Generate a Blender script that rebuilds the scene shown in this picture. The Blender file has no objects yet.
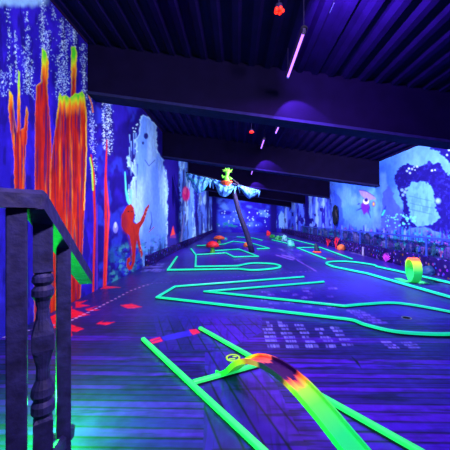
import bpy, bmesh, math, random
import numpy as np
from mathutils import Vector, Matrix

random.seed(7)
RS = np.random.RandomState(11)
C = bpy.context.scene.collection
S = bpy.context.scene

# ------------------------------------------------------------------ room
H = 1.6            # eye height
FPX = 280.0        # focal length in pixels of a 450 px frame
VX, VY = 237.0, 220.0
XL, XR = -3.2, 6.1
YB = 36.0
SL = 0.135         # fall of the roof towards the right wall
def roof(x): return 5.36 - SL * (x - XL)
def at(px, py, Y):                      # a point at distance Y
    return Vector(((px - VX) / FPX * Y, Y, H - (py - VY) / FPX * Y))
def fl(px, py, z=0.0):                  # a point on the floor (or at height z)
    Y = FPX * (H - z) / (py - VY)
    return Vector(((px - VX) / FPX * Y, Y, z))

# ------------------------------------------------------------------ colour
def lin(c):
    c = np.asarray(c, float) / 255.0
    return np.where(c <= 0.04045, c / 12.92, ((c + 0.055) / 1.055) ** 2.4)

# ------------------------------------------------------------------ materials
def mat(name, rgb, rough=0.6, spec=0.3, emit=None, es=0.0, noise=0.0, scale=8.0, bump=0.0, metal=0.0, attr=None):
    m = bpy.data.materials.new(name); m.use_nodes = True
    nt = m.node_tree; b = nt.nodes['Principled BSDF']
    b.inputs['Roughness'].default_value = rough
    b.inputs['Specular IOR Level'].default_value = spec
    b.inputs['Metallic'].default_value = metal
    l = lin(rgb) if rgb is not None else (1, 1, 1)
    b.inputs['Base Color'].default_value = (*l, 1)
    tc = nt.nodes.new('ShaderNodeTexCoord')
    src = None
    if attr:
        a = nt.nodes.new('ShaderNodeAttribute'); a.attribute_name = attr; src = a.outputs['Color']
    if noise > 0 or bump > 0:
        n = nt.nodes.new('ShaderNodeTexNoise'); n.inputs['Scale'].default_value = scale
        n.inputs['Detail'].default_value = 5
        nt.links.new(tc.outputs['Object'], n.inputs['Vector'])
        if noise > 0:
            r = nt.nodes.new('ShaderNodeMapRange')
            r.inputs['From Min'].default_value = 0.3; r.inputs['From Max'].default_value = 0.7
            r.inputs['To Min'].default_value = 1 - noise; r.inputs['To Max'].default_value = 1 + noise
            nt.links.new(n.outputs['Fac'], r.inputs['Value'])
            mx = nt.nodes.new('ShaderNodeVectorMath'); mx.operation = 'SCALE'
            if src: nt.links.new(src, mx.inputs[0])
            else: mx.inputs[0].default_value = l
            nt.links.new(r.outputs['Result'], mx.inputs['Scale'])
            src = mx.outputs['Vector']
        if bump > 0:
            bp = nt.nodes.new('ShaderNodeBump'); bp.inputs['Strength'].default_value = bump
            bp.inputs['Distance'].default_value = 0.02
            nt.links.new(n.outputs['Fac'], bp.inputs['Height'])
            nt.links.new(bp.outputs['Normal'], b.inputs['Normal'])
    if src: nt.links.new(src, b.inputs['Base Color'])
    if emit is not None:
        b.inputs['Emission Color'].default_value = (*lin(emit), 1)
        b.inputs['Emission Strength'].default_value = es
    return m

M = {}
M['mural'] = mat('mural_paint', None, rough=0.75, spec=0.12, noise=0.14, scale=6, attr='paint')
M['floor'] = mat('floor_paint', None, rough=0.38, spec=0.22, noise=0.22, scale=9, bump=0.10, attr='paint')
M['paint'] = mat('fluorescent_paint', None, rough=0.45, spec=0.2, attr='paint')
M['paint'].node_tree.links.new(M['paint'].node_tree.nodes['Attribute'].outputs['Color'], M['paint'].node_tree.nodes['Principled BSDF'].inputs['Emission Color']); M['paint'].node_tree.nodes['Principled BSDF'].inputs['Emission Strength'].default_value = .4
M['ceil'] = mat('ceiling_black', (20, 10, 62), rough=0.8, spec=0.05, noise=0.25, scale=3)
M['beam'] = mat('beam_black', (13, 8, 40), rough=0.8, spec=0.05, noise=0.2, scale=2.5)
M['wood'] = mat('old_timber', (32, 34, 76), rough=0.6, spec=0.25, noise=0.5, scale=14, bump=0.5)
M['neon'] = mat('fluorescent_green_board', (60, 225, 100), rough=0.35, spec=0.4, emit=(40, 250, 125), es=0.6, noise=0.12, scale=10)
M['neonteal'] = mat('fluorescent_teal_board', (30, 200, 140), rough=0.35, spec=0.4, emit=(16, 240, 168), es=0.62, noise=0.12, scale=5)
M['boardside'] = mat('board_side', (14, 40, 44), rough=.6)  # dark timber below the glowing top, its shadow put into the colour
M['tube'] = mat('blacklight_glass', (110, 70, 255), emit=(168, 104, 255), es=3.0)
M['fixture'] = mat('dark_steel', (40, 36, 70), rough=0.45, spec=0.4)
M['socket'] = mat('pale_plastic', (120, 130, 210), rough=0.5)
M['redlamp'] = mat('red_lens', (255, 60, 30), emit=(255, 26, 14), es=3.0)
M['kerb'] = mat('kerb_paint', (24, 14, 84), rough=0.7, spec=0.1, noise=0.5, scale=3)
M['railb'] = mat('fence_paint', (40, 70, 176), rough=0.5, spec=0.3, noise=0.2, scale=5)
M['net'] = mat('net_cord', (24, 62, 116), rough=0.7)
M['black'] = mat('matt_black', (16, 16, 34), rough=0.7)
M['hole'] = mat('cup_dark', (8, 8, 18), rough=0.8)
nt = M['kerb'].node_tree; b_ = nt.nodes['Principled BSDF']; old = b_.inputs['Base Color'].links[0].from_socket
tc_ = nt.nodes.new('ShaderNodeTexCoord'); vo = nt.nodes.new('ShaderNodeTexVoronoi'); vo.inputs['Scale'].default_value = 7.5; nt.links.new(tc_.outputs['Object'], vo.inputs['Vector'])
rp = nt.nodes.new('ShaderNodeValToRGB'); rp.color_ramp.elements[0].position = .25; rp.color_ramp.elements[0].color = (1, 1, 1, 1); rp.color_ramp.elements[1].position = .36; rp.color_ramp.elements[1].color = (0, 0, 0, 1); nt.links.new(vo.outputs['Distance'], rp.inputs['Fac'])
hs = nt.nodes.new('ShaderNodeMix'); hs.data_type = 'RGBA'; hs.blend_type = 'MULTIPLY'; hs.inputs['Factor'].default_value = 1; nt.links.new(vo.outputs['Color'], hs.inputs['A']); hs.inputs['B'].default_value = (.16, .14, .75, 1)
mm = nt.nodes.new('ShaderNodeMix'); mm.data_type = 'RGBA'; nt.links.new(rp.outputs['Color'], mm.inputs['Factor']); nt.links.new(old, mm.inputs['A']); nt.links.new(hs.outputs['Result'], mm.inputs['B']); nt.links.new(mm.outputs['Result'], b_.inputs['Base Color'])
def col(name, rgb, **k):
    if name not in M: M[name] = mat(name, rgb, **{**dict(rough=0.55, noise=0.18, scale=9), **k})
    return M[name]

# ------------------------------------------------------------------ objects
def tag(o, label=None, cat=None, group=None, kind=None):
    if label: o['label'] = label
    if cat: o['category'] = cat
    if group: o['group'] = group
    if kind: o['kind'] = kind
    return o
def empty(name, loc, label, cat, group=None):
    o = bpy.data.objects.new(name, None); C.objects.link(o); o.location = loc
    o.empty_display_size = 0.1
    return tag(o, label, cat, group)
def link(name, me, parent=None):
    o = bpy.data.objects.new(name, me); C.objects.link(o)
    if parent is not None:
        o.parent = parent
        base = Vector((0, 0, 0)); p = parent
        while p is not None: base += p.location; p = p.parent
        me.transform(Matrix.Translation(-base))
    return o
def build(name, bm, m, parent=None, smooth=False, kind=None):
    me = bpy.data.meshes.new(name)
    bmesh.ops.recalc_face_normals(bm, faces=bm.faces[:])
    bm.to_mesh(me); bm.free()
    for k in (m if isinstance(m, (list, tuple)) else [m]): me.materials.append(k)
    if smooth:
        for p in me.polygons: p.use_smooth = True
    o = link(name, me, parent)
    if kind: o['kind'] = kind
    return o
def paint_attr(o, cols, k=None):
    if k is not None: cols = np.clip(np.asarray(cols) / np.array(k), 0, .95)
    a = o.data.color_attributes.new('paint', 'FLOAT_COLOR', 'POINT')
    n = len(o.data.vertices)
    buf = np.ones((n, 4), np.float32); buf[:, :3] = cols
    a.data.foreach_set('color', buf.ravel())

def bx(bm, c, s, bev=0.0, rot=None):
    g = bmesh.ops.create_cube(bm, size=1.0)
    vs = g['verts']
    bmesh.ops.scale(bm, vec=s, verts=vs)
    if bev:
        es = list({e for v in vs for e in v.link_edges})
        r = bmesh.ops.bevel(bm, geom=es, offset=bev, segments=2, affect='EDGES', profile=0.5)
        vs = list({v for v in r['verts']} | {v for v in vs if v.is_valid})
    if rot is not None: bmesh.ops.rotate(bm, cent=(0, 0, 0), matrix=rot, verts=vs)
    bmesh.ops.translate(bm, vec=c, verts=vs)
    return vs
def frame_of(d):
    d = d.normalized(); up = Vector((0, 0, 1)) if abs(d.z) < 0.95 else Vector((1, 0, 0))
    a = d.cross(up).normalized(); b = a.cross(d).normalized()
    return a, b
def tube(bm, pts, rad, n=10, cap=True):
    pts = [Vector(p) for p in pts]
    rads = rad if isinstance(rad, (list, tuple)) else [rad] * len(pts)
    rings = []
    for i, p in enumerate(pts):
        d = (pts[min(i + 1, len(pts) - 1)] - pts[max(i - 1, 0)])
        a, b = frame_of(d)
        rings.append([bm.verts.new(p + (a * math.cos(2 * math.pi * k / n) + b * math.sin(2 * math.pi * k / n)) * rads[i]) for k in range(n)])
    for r0, r1 in zip(rings, rings[1:]):
        for k in range(n): bm.faces.new((r0[k], r0[(k + 1) % n], r1[(k + 1) % n], r1[k]))
    if cap: bm.faces.new(rings[0][::-1]); bm.faces.new(rings[-1])
def lathe(bm, c, prof, n=20, sq=None):
    rings = []
    for r, z in prof:
        rings.append([bm.verts.new((c[0] + r * math.cos(2 * math.pi * k / n), c[1] + r * math.sin(2 * math.pi * k / n), c[2] + z)) for k in range(n)])
    for r0, r1 in zip(rings, rings[1:]):
        for k in range(n): bm.faces.new((r0[k], r0[(k + 1) % n], r1[(k + 1) % n], r1[k]))
    bm.faces.new(rings[0][::-1]); bm.faces.new(rings[-1])
def sweep(bm, pts, w, h, z0=0.0, closed=False, bev=0.008):
    """a board of section w x h following a line on the floor, mitred at its corners"""
    P = [Vector((p[0], p[1], 0)) for p in pts]; n = len(P)
    prof = [(-w / 2, 0), (w / 2, 0), (w / 2, h - bev), (w / 2 - bev, h), (-w / 2 + bev, h), (-w / 2, h - bev)]
    rings = []
    for i in range(n):
        if closed: a, b = P[(i - 1) % n], P[(i + 1) % n]
        else: a, b = P[max(i - 1, 0)], P[min(i + 1, n - 1)]
        d0 = (P[i] - a).normalized() if (P[i] - a).length > 1e-6 else (b - P[i]).normalized()
        d1 = (b - P[i]).normalized() if (b - P[i]).length > 1e-6 else d0
        t = (d0 + d1).normalized(); nn = Vector((t.y, -t.x, 0))
        k = min(1 / max(0.35, Vector((d0.y, -d0.x, 0)).dot(nn)), 2.4)
        rings.append([bm.verts.new((P[i].x + nn.x * u * k, P[i].y + nn.y * u * k, z0 + v)) for u, v in prof])
    m = len(prof)
    for i in range(n if closed else n - 1):
        r0, r1 = rings[i], rings[(i + 1) % n]
        for k in range(m): bm.faces.new((r0[k], r0[(k + 1) % m], r1[(k + 1) % m], r1[k]))
    if not closed: bm.faces.new(rings[0][::-1]); bm.faces.new(rings[-1])
def grid_mesh(name, Pts, m, parent=None, kind=None, smooth=False):
    """Pts: (r, c, 3) array -> one sheet"""
    r, c, _ = Pts.shape
    idx = np.arange(r * c).reshape(r, c)
    f = np.stack([idx[:-1, :-1], idx[:-1, 1:], idx[1:, 1:], idx[1:, :-1]], -1).reshape(-1, 4)
    me = bpy.data.meshes.new(name)
    me.from_pydata(Pts.reshape(-1, 3).tolist(), [], f.tolist())
    me.materials.append(m)
    if smooth:
        for p in me.polygons: p.use_smooth = True
    o = link(name, me, parent)
    if kind: o['kind'] = kind
    return o

# ------------------------------------------------------------------ mural painter
def vnoise(u, v, seed):
    r = np.random.RandomState(seed).rand(256, 256)
    iu, iv = np.floor(u).astype(int), np.floor(v).astype(int)
    fu, fv = u - iu, v - iv
    fu = fu * fu * (3 - 2 * fu); fv = fv * fv * (3 - 2 * fv)
    g = lambda a, b: r[a % 256, b % 256]
    return (g(iu, iv) * (1 - fu) + g(iu + 1, iv) * fu) * (1 - fv) + (g(iu, iv + 1) * (1 - fu) + g(iu + 1, iv + 1) * fu) * fv
def fbm(u, v, seed, o=3):
    s = 0; a = 1; t = 0
    for k in range(o):
        s = s + a * vnoise(u * 2 ** k, v * 2 ** k, seed + k); t += a; a *= .5
    return s / t
def sstep(a, b, x):
    t = np.clip((x - a) / (b - a), 0, 1); return t * t * (3 - 2 * t)
class Mural:
    """u, v: the drawing grid of the mural, one value per point of the surface"""
    def __init__(s, u, v, base):
        s.u, s.v = u.ravel(), v.ravel()
        s.c = np.tile(lin(base), (s.u.size, 1))
    def put(s, a, rgb):
        a = np.clip(a, 0, 1)[:, None]; rgb = lin(rgb) if not isinstance(rgb, np.ndarray) else rgb
        s.c = s.c * (1 - a) + rgb * a
    def sdf(s, pts, sel=None, wob=0, wf=0.3, seed=3):
        u, v = s.u, s.v
        if wob:
            u = u + (fbm(s.u * wf, s.v * wf, seed) - .5) * 2 * wob; v = v + (fbm(s.u * wf, s.v * wf, seed + 9) - .5) * 2 * wob
        d = np.full(u.shape, 1e9); inside = np.zeros(u.shape, bool); n = len(pts)
        for i in range(n):
            x0, y0 = pts[i]; x1, y1 = pts[(i + 1) % n]
            ex, ey = x1 - x0, y1 - y0
            t = np.clip(((u - x0) * ex + (v - y0) * ey) / (ex * ex + ey * ey + 1e-9), 0, 1)
            d = np.minimum(d, np.hypot(u - x0 - t * ex, v - y0 - t * ey))
            if y0 != y1:
                c = ((y0 > v) != (y1 > v)) & (u < ex * (v - y0) / (y1 - y0) + x0); inside ^= c
        return np.where(inside, -d, d)
    def poly(s, pts, rgb, edge=.5, a=1.0, wob=0, wf=.3, seed=3):
        d = s.sdf(pts, wob=wob, wf=wf, seed=seed); s.put(a * sstep(edge, -edge, d), rgb); return d
    def line(s, pts, w, rgb, a=1.0, edge=.5, wob=0):
        u, v = s.u, s.v
        if wob: u = u + (fbm(s.u * .2, s.v * .2, 5) - .5) * wob
        d = np.full(u.shape, 1e9)
        n = len(pts) - 1
        for i in range(n):
            x0, y0 = pts[i]; x1, y1 = pts[i + 1]; ex, ey = x1 - x0, y1 - y0
            t = np.clip(((u - x0) * ex + (v - y0) * ey) / (ex * ex + ey * ey + 1e-9), 0, 1)
            ww = w if not isinstance(w, (list, tuple)) else w[i] + (w[i + 1] - w[i]) * t
            d = np.minimum(d, np.hypot(u - x0 - t * ex, v - y0 - t * ey) - np.asarray(ww) / 2)
        s.put(a * sstep(edge, -edge, d), rgb); return d
    def ell(s, x, y, rx, ry, rgb, a=1.0, edge=.25):
        d = np.hypot((s.u - x) / rx, (s.v - y) / ry) - 1; s.put(a * sstep(edge, -edge, d), rgb)
    def dots(s, pts, rgb, a=1.0, rmin=.3):
        for x, y, r in pts:
            m = (np.abs(s.u - x) < 3 * r + 1) & (np.abs(s.v - y) < 3 * r + 1)
            if m.any():
                d = np.hypot(s.u[m] - x, s.v[m] - y)
                k = (a * np.clip(1.3 - d / max(r, rmin), 0, 1))[:, None]
                s.c[m] = s.c[m] * (1 - k) + lin(rgb) * k
    def glitter(s, x, y0, y1, wid, n, rgb=(170, 180, 255), r=(.4, .9), a=.9, rs=None):
        rs = rs or RS
        s.dots([(x + rs.randn() * wid + (yy - y0) * .03, yy, rs.uniform(*r)) for yy in rs.uniform(y0, y1, n)], rgb, a)

# ------------------------------------------------------------------ left wall
pu = np.concatenate([np.arange(-900, -60, 14), np.arange(-60, 212.8, .62)])
yl = FPX * XL / (pu - VX)                                   # distances along the wall
zl = np.concatenate([np.arange(0, 5.36, .016), [5.36]])
Y2, Z2 = np.meshgrid(yl, zl)
Pts = np.stack([np.full_like(Y2, XL), Y2, Z2], -1)
U = VX + FPX * XL / Y2; V = VY - (Z2 - H) * FPX / Y2
w = Mural(U, V, (31, 13, 158)); u, v = w.u, w.v
n1 = fbm(u * .06, v * .03, 21, 4); n2 = fbm(u * .22, v * .05, 31, 3)
w.put(sstep(.42, .75, n1) * .8, (50, 24, 204)); w.put(sstep(.5, .7, n2) * .7, (18, 7, 104))
bay2 = sstep(92, 100, u)                                     # dimmer light past the first beam, put into the blue
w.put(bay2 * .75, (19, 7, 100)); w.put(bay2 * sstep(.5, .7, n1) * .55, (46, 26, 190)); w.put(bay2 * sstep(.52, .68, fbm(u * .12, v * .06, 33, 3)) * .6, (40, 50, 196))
# pale rock band and hanging glitter strands
w.put(sstep(9, 2, v + (n2 - .5) * 8) * sstep(52, 40, u) * .8, (150, 180, 255))
for x, y0, y1, wd, n in [(8, 8, 88, 1.2, 70), (3, 70, 96, 3, 50), (15, 30, 84, .9, 70), (27, 10, 94, 1.4, 110), (25, 45, 95, 2.4, 80), (42, 0, 58, 1.6, 160), (47, 30, 60, 2, 70), (62, 18, 105, 1.8, 180), (58, 55, 100, 2, 90), (66, 40, 90, 1.5, 60),
                      (74, 28, 50, 1.4, 50), (83, 44, 100, 1.7, 120), (90, 90, 150, 1.3, 80), (93, 120, 185, 1.2, 70), (103, 100, 150, 1, 90), (107, 98, 155, 1.3, 110), (110, 103, 150, 1, 50), (32, 60, 100, 1, 30), (-12, 5, 95, 2, 60), (-30, 5, 100, 3, 60), (53, 5, 20, 1.5, 20), (69, 18, 40, 2, 30)]:
    w.glitter(x, y0, y1, wd * 1.25, n, a=.6, r=(.35, .75)); w.glitter(x, y0, y1, wd * .6, n // 2, rgb=(215, 222, 255), r=(.3, .6), a=.8)
# molten orange columns
streak = np.clip((fbm(u * .5, v * .018, 77, 4) - .5) * 1.7 + .5, 0, 1); fine = np.clip((fbm(u * .9, v * .025, 87, 2) - .5) * 1.5 + .5, 0, 1)
def lava(pts, top, glen, edgeglow=2.0, body=(186, 28, 22), wob=.7, dark=.8):
    d = w.sdf(pts, wob=wob, wf=.35, seed=len(pts)); ins = sstep(.5, -.5, d)
    t = np.clip((v - top) / glen, 0, 3) + (streak - .5) * .5
    c = np.tile(lin(body), (u.size, 1))
    def mixin(a, rgb):
        nonlocal c
        a = np.clip(a, 0, 1)[:, None]; c = c * (1 - a) + lin(rgb) * a
    mixin(sstep(.55, .8, streak) * .55, (214, 54, 22)); mixin(sstep(.76, .95, streak) * .4, (240, 150, 40))
    mixin(sstep(.48, .25, streak) * .85, (136, 16, 34)); mixin(sstep(.42, .2, fine) * dark, (60, 12, 90))
    mixin(sstep(1.5, .8, t) * .8, (255, 120, 24)); mixin(sstep(.95, .35, t), (180, 235, 40)); mixin(sstep(.6, .2, t), (70, 235, 50))
    mixin(sstep(-edgeglow, 0, d) * .55 * sstep(2.4, .3, t), (170, 220, 50)); mixin(sstep(-1.2, 0, d) * .4, (255, 130, 40))
    w.put(ins, c)
lava([(9, 90), (13, 96), (15, 120), (17, 132), (18, 70), (20, 72), (20.5, 130), (24, 128), (26.5, 106), (28.5, 112), (27, 135), (25, 160), (25, 330), (16, 330), (14, 155), (10.5, 130), (8.5, 110)], 78, 22, dark=.95)
lava([(36, 86), (41, 82), (42, 48), (46, 51), (48.8, 62), (47.5, 90), (50, 120), (51.5, 150), (50.5, 215), (52, 330), (34, 330), (35, 120)], 47, 24)
lava([(71, 47), (75, 46), (77, 53), (75.5, 100), (71, 100)], 45, 24)
lava([(59, 92), (62, 96), (66, 95), (70, 98), (75, 93), (78, 94), (82, 91), (85, 95), (87, 120), (86.5, 150), (84.5, 210), (79, 330), (48, 330), (51, 160), (55, 130), (57.5, 110)], 90, 18)
w.line([(88, 93), (92, 105), (93, 112)], 1.2, (255, 120, 40))
w.line([(86, 110), (86.5, 150), (84, 210)], 1, (255, 170, 60), wob=1)
w.line([(91, 155), (93.5, 175), (95, 220), (93, 300)], [1.5, 2.5, 2, 2], (190, 36, 30)); w.line([(90, 158), (92, 168), (93, 190)], 1.5, (160, 210, 70))
w.line([(107, 140), (105.5, 180), (106, 230), (105, 268), (104.5, 290)], [1, 2.2, 2.8, 3, 3.2], (190, 34, 30)); w.line([(106, 175), (109, 215), (107, 250), (106, 285)], [.6, 1.6, 1.6, 1], (226, 50, 60))
w.line([(97, 205), (97, 295)], 1.2, (90, 34, 170))
# cave opening with pale water, its torn edge
cave = [(140, 116), (144, 114), (157, 126), (157, 152), (163, 158), (165, 175), (167.5, 205), (168, 232), (168, 264), (143, 266), (137, 240), (136, 222), (130, 205), (128, 192), (131, 183), (135, 176), (128, 166), (126, 157), (131, 158), (134, 166), (136, 150), (135, 140), (139, 135)]
d = w.poly(cave, (104, 140, 252), edge=.8, wob=2.2, wf=.33)
ins = sstep(.5, -1, w.sdf(cave, wob=2.2, wf=.33))
w.put(ins * sstep(.45, .7, fbm(u * .1, v * .02, 41)) * .8, (164, 192, 255)); w.put(ins * sstep(205, 262, v) * .4, (70, 96, 235))
w.put(sstep(-2, -.2, w.sdf(cave, wob=2.2, wf=.33)) * ins * .8, (190, 214, 255))
for p in [(146, 136, 2.2, 3), (143, 143, 1, 1.6)]: w.ell(*p, (20, 20, 120))
w.line([(145, 160), (149, 166), (155, 160)], .7, (40, 60, 180)); w.dots([(133 + i * .9, 128 + 4 * math.sin(i), .8) for i in range(6)], (190, 210, 255))
w.line([(125, 172), (126, 190), (128, 200), (130, 205)], [1, 2, 3, 2], (90, 220, 235), a=.8); w.line([(131, 205), (131, 190)], 1.5, (80, 180, 220), a=.7)
for i in range(26):
    x = RS.uniform(158, 169); y0 = 158 + (x - 157) * 2.2 + RS.uniform(-9, 4); w.line([(x, y0), (x + .4, y0 + RS.uniform(14, 40))], [.3, 1.3], (140, 172, 255), a=.8)
for i in range(22):
    x = RS.uniform(127, 138); y0 = RS.uniform(130, 185); w.line([(x, y0), (x + .3, y0 + RS.uniform(6, 18))], [1.2, .3], (130, 166, 255) if i % 3 else (24, 10, 120), a=.8)
# reef along the foot of the wall
reef = sstep(243, 252, v + (v * 0 + (u - 113) * .26)) * sstep(107, 112, u)
w.put(reef * .55 * sstep(.4, .6, fbm(u * .25, v * .25, 52)), (28, 84, 140)); w.put(reef * .5 * sstep(.55, .7, fbm(u * .3, v * .3, 57)), (70, 150, 160)); w.put(reef * .6 * sstep(.6, .7, fbm(u * .4, v * .4, 59)), (16, 8, 90))
for i in range(26):
    x = RS.uniform(145, 206); yb = 262 - (x - 140) * .45; hh = RS.uniform(5, 16) * (1 - (x - 140) / 120)
    w.line([(x, yb), (x + RS.uniform(-1, 1), yb - hh)], [2.2, .5], [(26, 60, 130), (40, 120, 150), (20, 20, 110)][i % 3], a=.85)
w.line([(150, 229), (152, 222), (151, 212)], [1.4, .7, .4], (30, 50, 150)); w.line([(149, 232), (154, 227)], .8, (160, 70, 120))
# octopus
OC = (166, 32, 28)
w.poly([(124.5, 210), (127, 206), (131, 204), (134, 208), (134.5, 214), (133, 222), (136, 224), (140, 221), (143, 215), (145, 209), (149, 204), (149.6, 206), (146.5, 213), (144.5, 221), (140, 228), (139, 235), (141, 247), (143, 254), (141.5, 258), (139.5, 250), (137, 240), (135.6, 250), (135, 262), (132, 269), (128.5, 270.5), (126.5, 266), (127, 259), (130, 257), (130.5, 261), (128.5, 263), (130, 266.5), (132, 263), (132, 250), (129.5, 236), (125, 232), (121.5, 226), (121.5, 216)], OC, wob=.4)
w.ell(124.5, 222, 3, 9, (120, 16, 50), a=.75, edge=.6); w.line([(122, 214), (122, 226), (126, 233), (129, 240), (131, 252), (131, 262)], 1, (110, 14, 40), a=.7); w.line([(139.5, 226), (144, 219), (148, 207)], .8, (110, 14, 40), a=.6); w.dots([(145, 216, .5), (146.3, 212, .5), (147.6, 209, .5), (140.5, 246, .5), (141, 250, .5)], (255, 190, 150)); w.line([(137, 236), (139.5, 252)], 1, (130, 20, 40), a=.8); w.line([(134, 250), (133, 264)], .8, (130, 20, 40), a=.7); w.ell(128.3, 211.5, 1, .8, (60, 10, 40)); w.ell(132, 211.5, .8, .7, (60, 10, 40)); w.line([(133, 226), (135, 236), (134.5, 252)], .8, (140, 20, 30), a=.8)
w.ell(115.5, 228, 2.4, 5, (120, 110, 240)); w.ell(115.5, 225, 1.4, 3, (190, 190, 255), a=.7)
# later bays: dark strip, pale drips
w.poly([(168, 120), (179, 120), (179, 270), (167.5, 270)], (22, 8, 120), wob=1.5)
w.poly([(170, 238), (173, 226), (176, 238)], (240, 60, 60)); w.poly([(167, 237), (179, 233), (179, 248), (167, 250)], (48, 40, 150), a=.8)
w.poly([(179, 150), (193, 150), (194, 200), (196, 240), (186, 246), (183, 252), (180, 236), (180, 200)], (96, 136, 250), wob=1.8, wf=.4)
w.poly([(196, 150), (212, 150), (212, 245), (205, 240), (197, 238), (198, 205)], (84, 112, 240), wob=2.2, wf=.5)
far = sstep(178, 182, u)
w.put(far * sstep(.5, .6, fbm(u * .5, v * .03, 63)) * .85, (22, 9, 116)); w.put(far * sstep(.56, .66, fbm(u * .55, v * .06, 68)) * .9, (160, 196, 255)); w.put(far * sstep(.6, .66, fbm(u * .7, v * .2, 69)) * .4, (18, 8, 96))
w.line([(182, 252), (181, 240), (183, 224), (184, 215)], [1.6, 1.4, .9, .5], (190, 170, 240))
w.ell(186, 194, 3.6, 7.2, (220, 30, 120)); w.ell(185, 191, 1.6, 3.4, (255, 90, 150), a=.7); w.line([(186, 200), (187, 206)], .8, (90, 20, 120))
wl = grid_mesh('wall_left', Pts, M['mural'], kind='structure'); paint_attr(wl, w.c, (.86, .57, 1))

# ------------------------------------------------------------------ right wall
pu = np.concatenate([np.arange(2400, 540, -30), np.arange(540, 284, -.62)])
yr = FPX * XR / (pu - VX); zr = np.concatenate([np.arange(0, roof(XR), .017), [roof(XR)]])
Y2, Z2 = np.meshgrid(yr, zr)
Pts = np.stack([np.full_like(Y2, XR), Y2, Z2], -1)
U = VX + FPX * XR / Y2; V = VY - (Z2 - H) * FPX / Y2
w = Mural(U, V, (56, 90, 242)); u, v = w.u, w.v
n1 = fbm(u * .05, v * .04, 121, 4)
w.put(sstep(.4, .7, n1), (84, 126, 252)); w.put(sstep(.5, .75, fbm(u * .12, v * .05, 125)) * .5, (120, 150, 255))
w.put(sstep(205, 240, v) * .65, (52, 50, 214)); w.put(sstep(387, 410, u - (v - 185) * .1) * sstep(215, 180, v) * .5, (110, 146, 255))
# rock spire behind the swimmer
w.poly([(383, 192), (390, 186), (395, 200), (404, 214), (412, 240), (380, 240)], (70, 70, 232), wob=2, a=.85)
w.poly([(334, 190), (341, 200), (345, 225), (340, 245), (330, 245)], (44, 56, 214), wob=2, a=.7)
# coral arch
DK = (22, 11, 108)
arch = [(394.7, 179), (397, 170), (407, 163), (417, 167), (425, 165), (429, 160), (433, 165), (440, 163), (444, 171), (452, 178), (470, 176), (500, 190), (520, 300), (400, 300), (400, 240), (403, 232), (400, 223), (404, 210), (402, 198), (398, 190)]
hole = [(408, 187), (412, 182), (425, 182), (432, 187), (434, 199), (436, 210), (440, 218), (431, 225), (417, 226), (411, 220.5), (409, 207), (406.5, 197)]
da = w.sdf(arch, wob=2.4, wf=.5); dh = w.sdf(hole, wob=1.8, wf=.5)
hmask = sstep(-.4, .6, dh); ring = sstep(.6, -.4, da)
w.put(ring * hmask, DK); w.put(ring * hmask * sstep(.55, .75, fbm(u * .3, v * .3, 133)) * .5, (36, 22, 150))
w.put(ring * hmask * sstep(.62, .75, fbm(u * .45, v * .45, 139)) * .35, (60, 50, 200))
w.put(sstep(.5, -.5, dh), (96, 136, 255)); w.put(sstep(.5, -.5, dh) * sstep(.5, .68, fbm(u * .3, v * .12, 141)) * .5, (58, 92, 238)); 
for y in (196, 203, 209): w.line([(410, y), (418, y + 2), (432, y + 5)], .8, (40, 70, 210), a=.6, wob=4)
w.poly([(431, 150), (436, 150), (445, 157), (452, 166), (540, 250), (540, 100), (430, 100)], DK, wob=2.5, wf=.5)
w.dots([(x, y, RS.uniform(.7, 1.3)) for x, y in [(407, 171), (409, 168.5), (412, 169), (414, 167), (415, 170), (410, 173), (417, 166.5), (432, 170.5), (435, 170), (449, 150), (447, 155)]], (176, 176, 255))
w.dots([(402, 190, 1.6), (405, 192, 1.7), (403, 195, 1.5), (406, 189, 1.3), (438, 201, 2.8)], (140, 160, 255))
w.dots([(403 + RS.uniform(0, 14), 216 + RS.uniform(0, 8), RS.uniform(.8, 1.7)) for _ in range(16)], (110, 190, 255)); w.dots([(385 + RS.uniform(0, 22), 214 + RS.uniform(0, 14), RS.uniform(.4, 1)) for _ in range(30)], (120, 220, 250))
w.poly([(398, 236), (410, 228), (425, 227), (440, 233), (450, 238), (450, 245), (398, 245)], (84, 106, 236), wob=1, a=.9)
# purple swimmer under a pink cap, little green fish
w.poly([(361, 204), (366, 200), (370, 206), (368, 215), (367, 212), (364, 215), (362.6, 211), (361, 209)], (92, 22, 226), wob=.3)
w.line([(361, 208.5), (356.5, 210.5)], [1.4, .4], (24, 8, 90)); w.line([(368, 209), (369.4, 214), (370.6, 218)], [.8, 1, .5], (24, 8, 90)); w.line([(359.2, 203.5), (358, 204.5)], 1, (24, 8, 90)); w.line([(369.5, 207), (370, 211)], .9, (24, 8, 90))
w.poly([(359, 190.5), (363, 190), (370, 193.5), (375.5, 198), (376.5, 200), (373, 199.5), (368, 200.5), (363, 197), (360, 194)], (140, 100, 232), wob=.3); w.line([(359, 190), (366, 191), (374, 196)], .6, (60, 10, 110))
w.ell(366, 201.2, 2.9, 2.9, (214, 180, 255)); w.ell(366.2, 200, 1.9, 2, (24, 8, 90)); w.ell(373.6, 204, 1.8, 3, (100, 70, 110)); w.ell(373.6, 204, .8, 1.4, (230, 150, 60))
w.line([(386, 206), (383, 213), (381.5, 218)], [.8, 3, .8], (36, 40, 160)); w.line([(384.5, 210.5), (382.4, 215)], 1.5, (70, 220, 200))
# drips in the far bays
fb = sstep(336, 328, u)
w.put(fb * .6, (86, 92, 240)); w.put(fb * sstep(.52, .66, fbm(u * .35, v * .05, 151)) * .8, (150, 170, 255)); w.put(fb * sstep(.58, .68, fbm(u * .45, v * .07, 155)), (32, 14, 150)); w.put(fb * sstep(.64, .7, fbm(u * .4, v * .2, 158)), (24, 10, 120))
w.poly([(304.5, 190), (309, 190), (309.5, 250), (304, 250)], (26, 10, 124), wob=.8)
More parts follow.
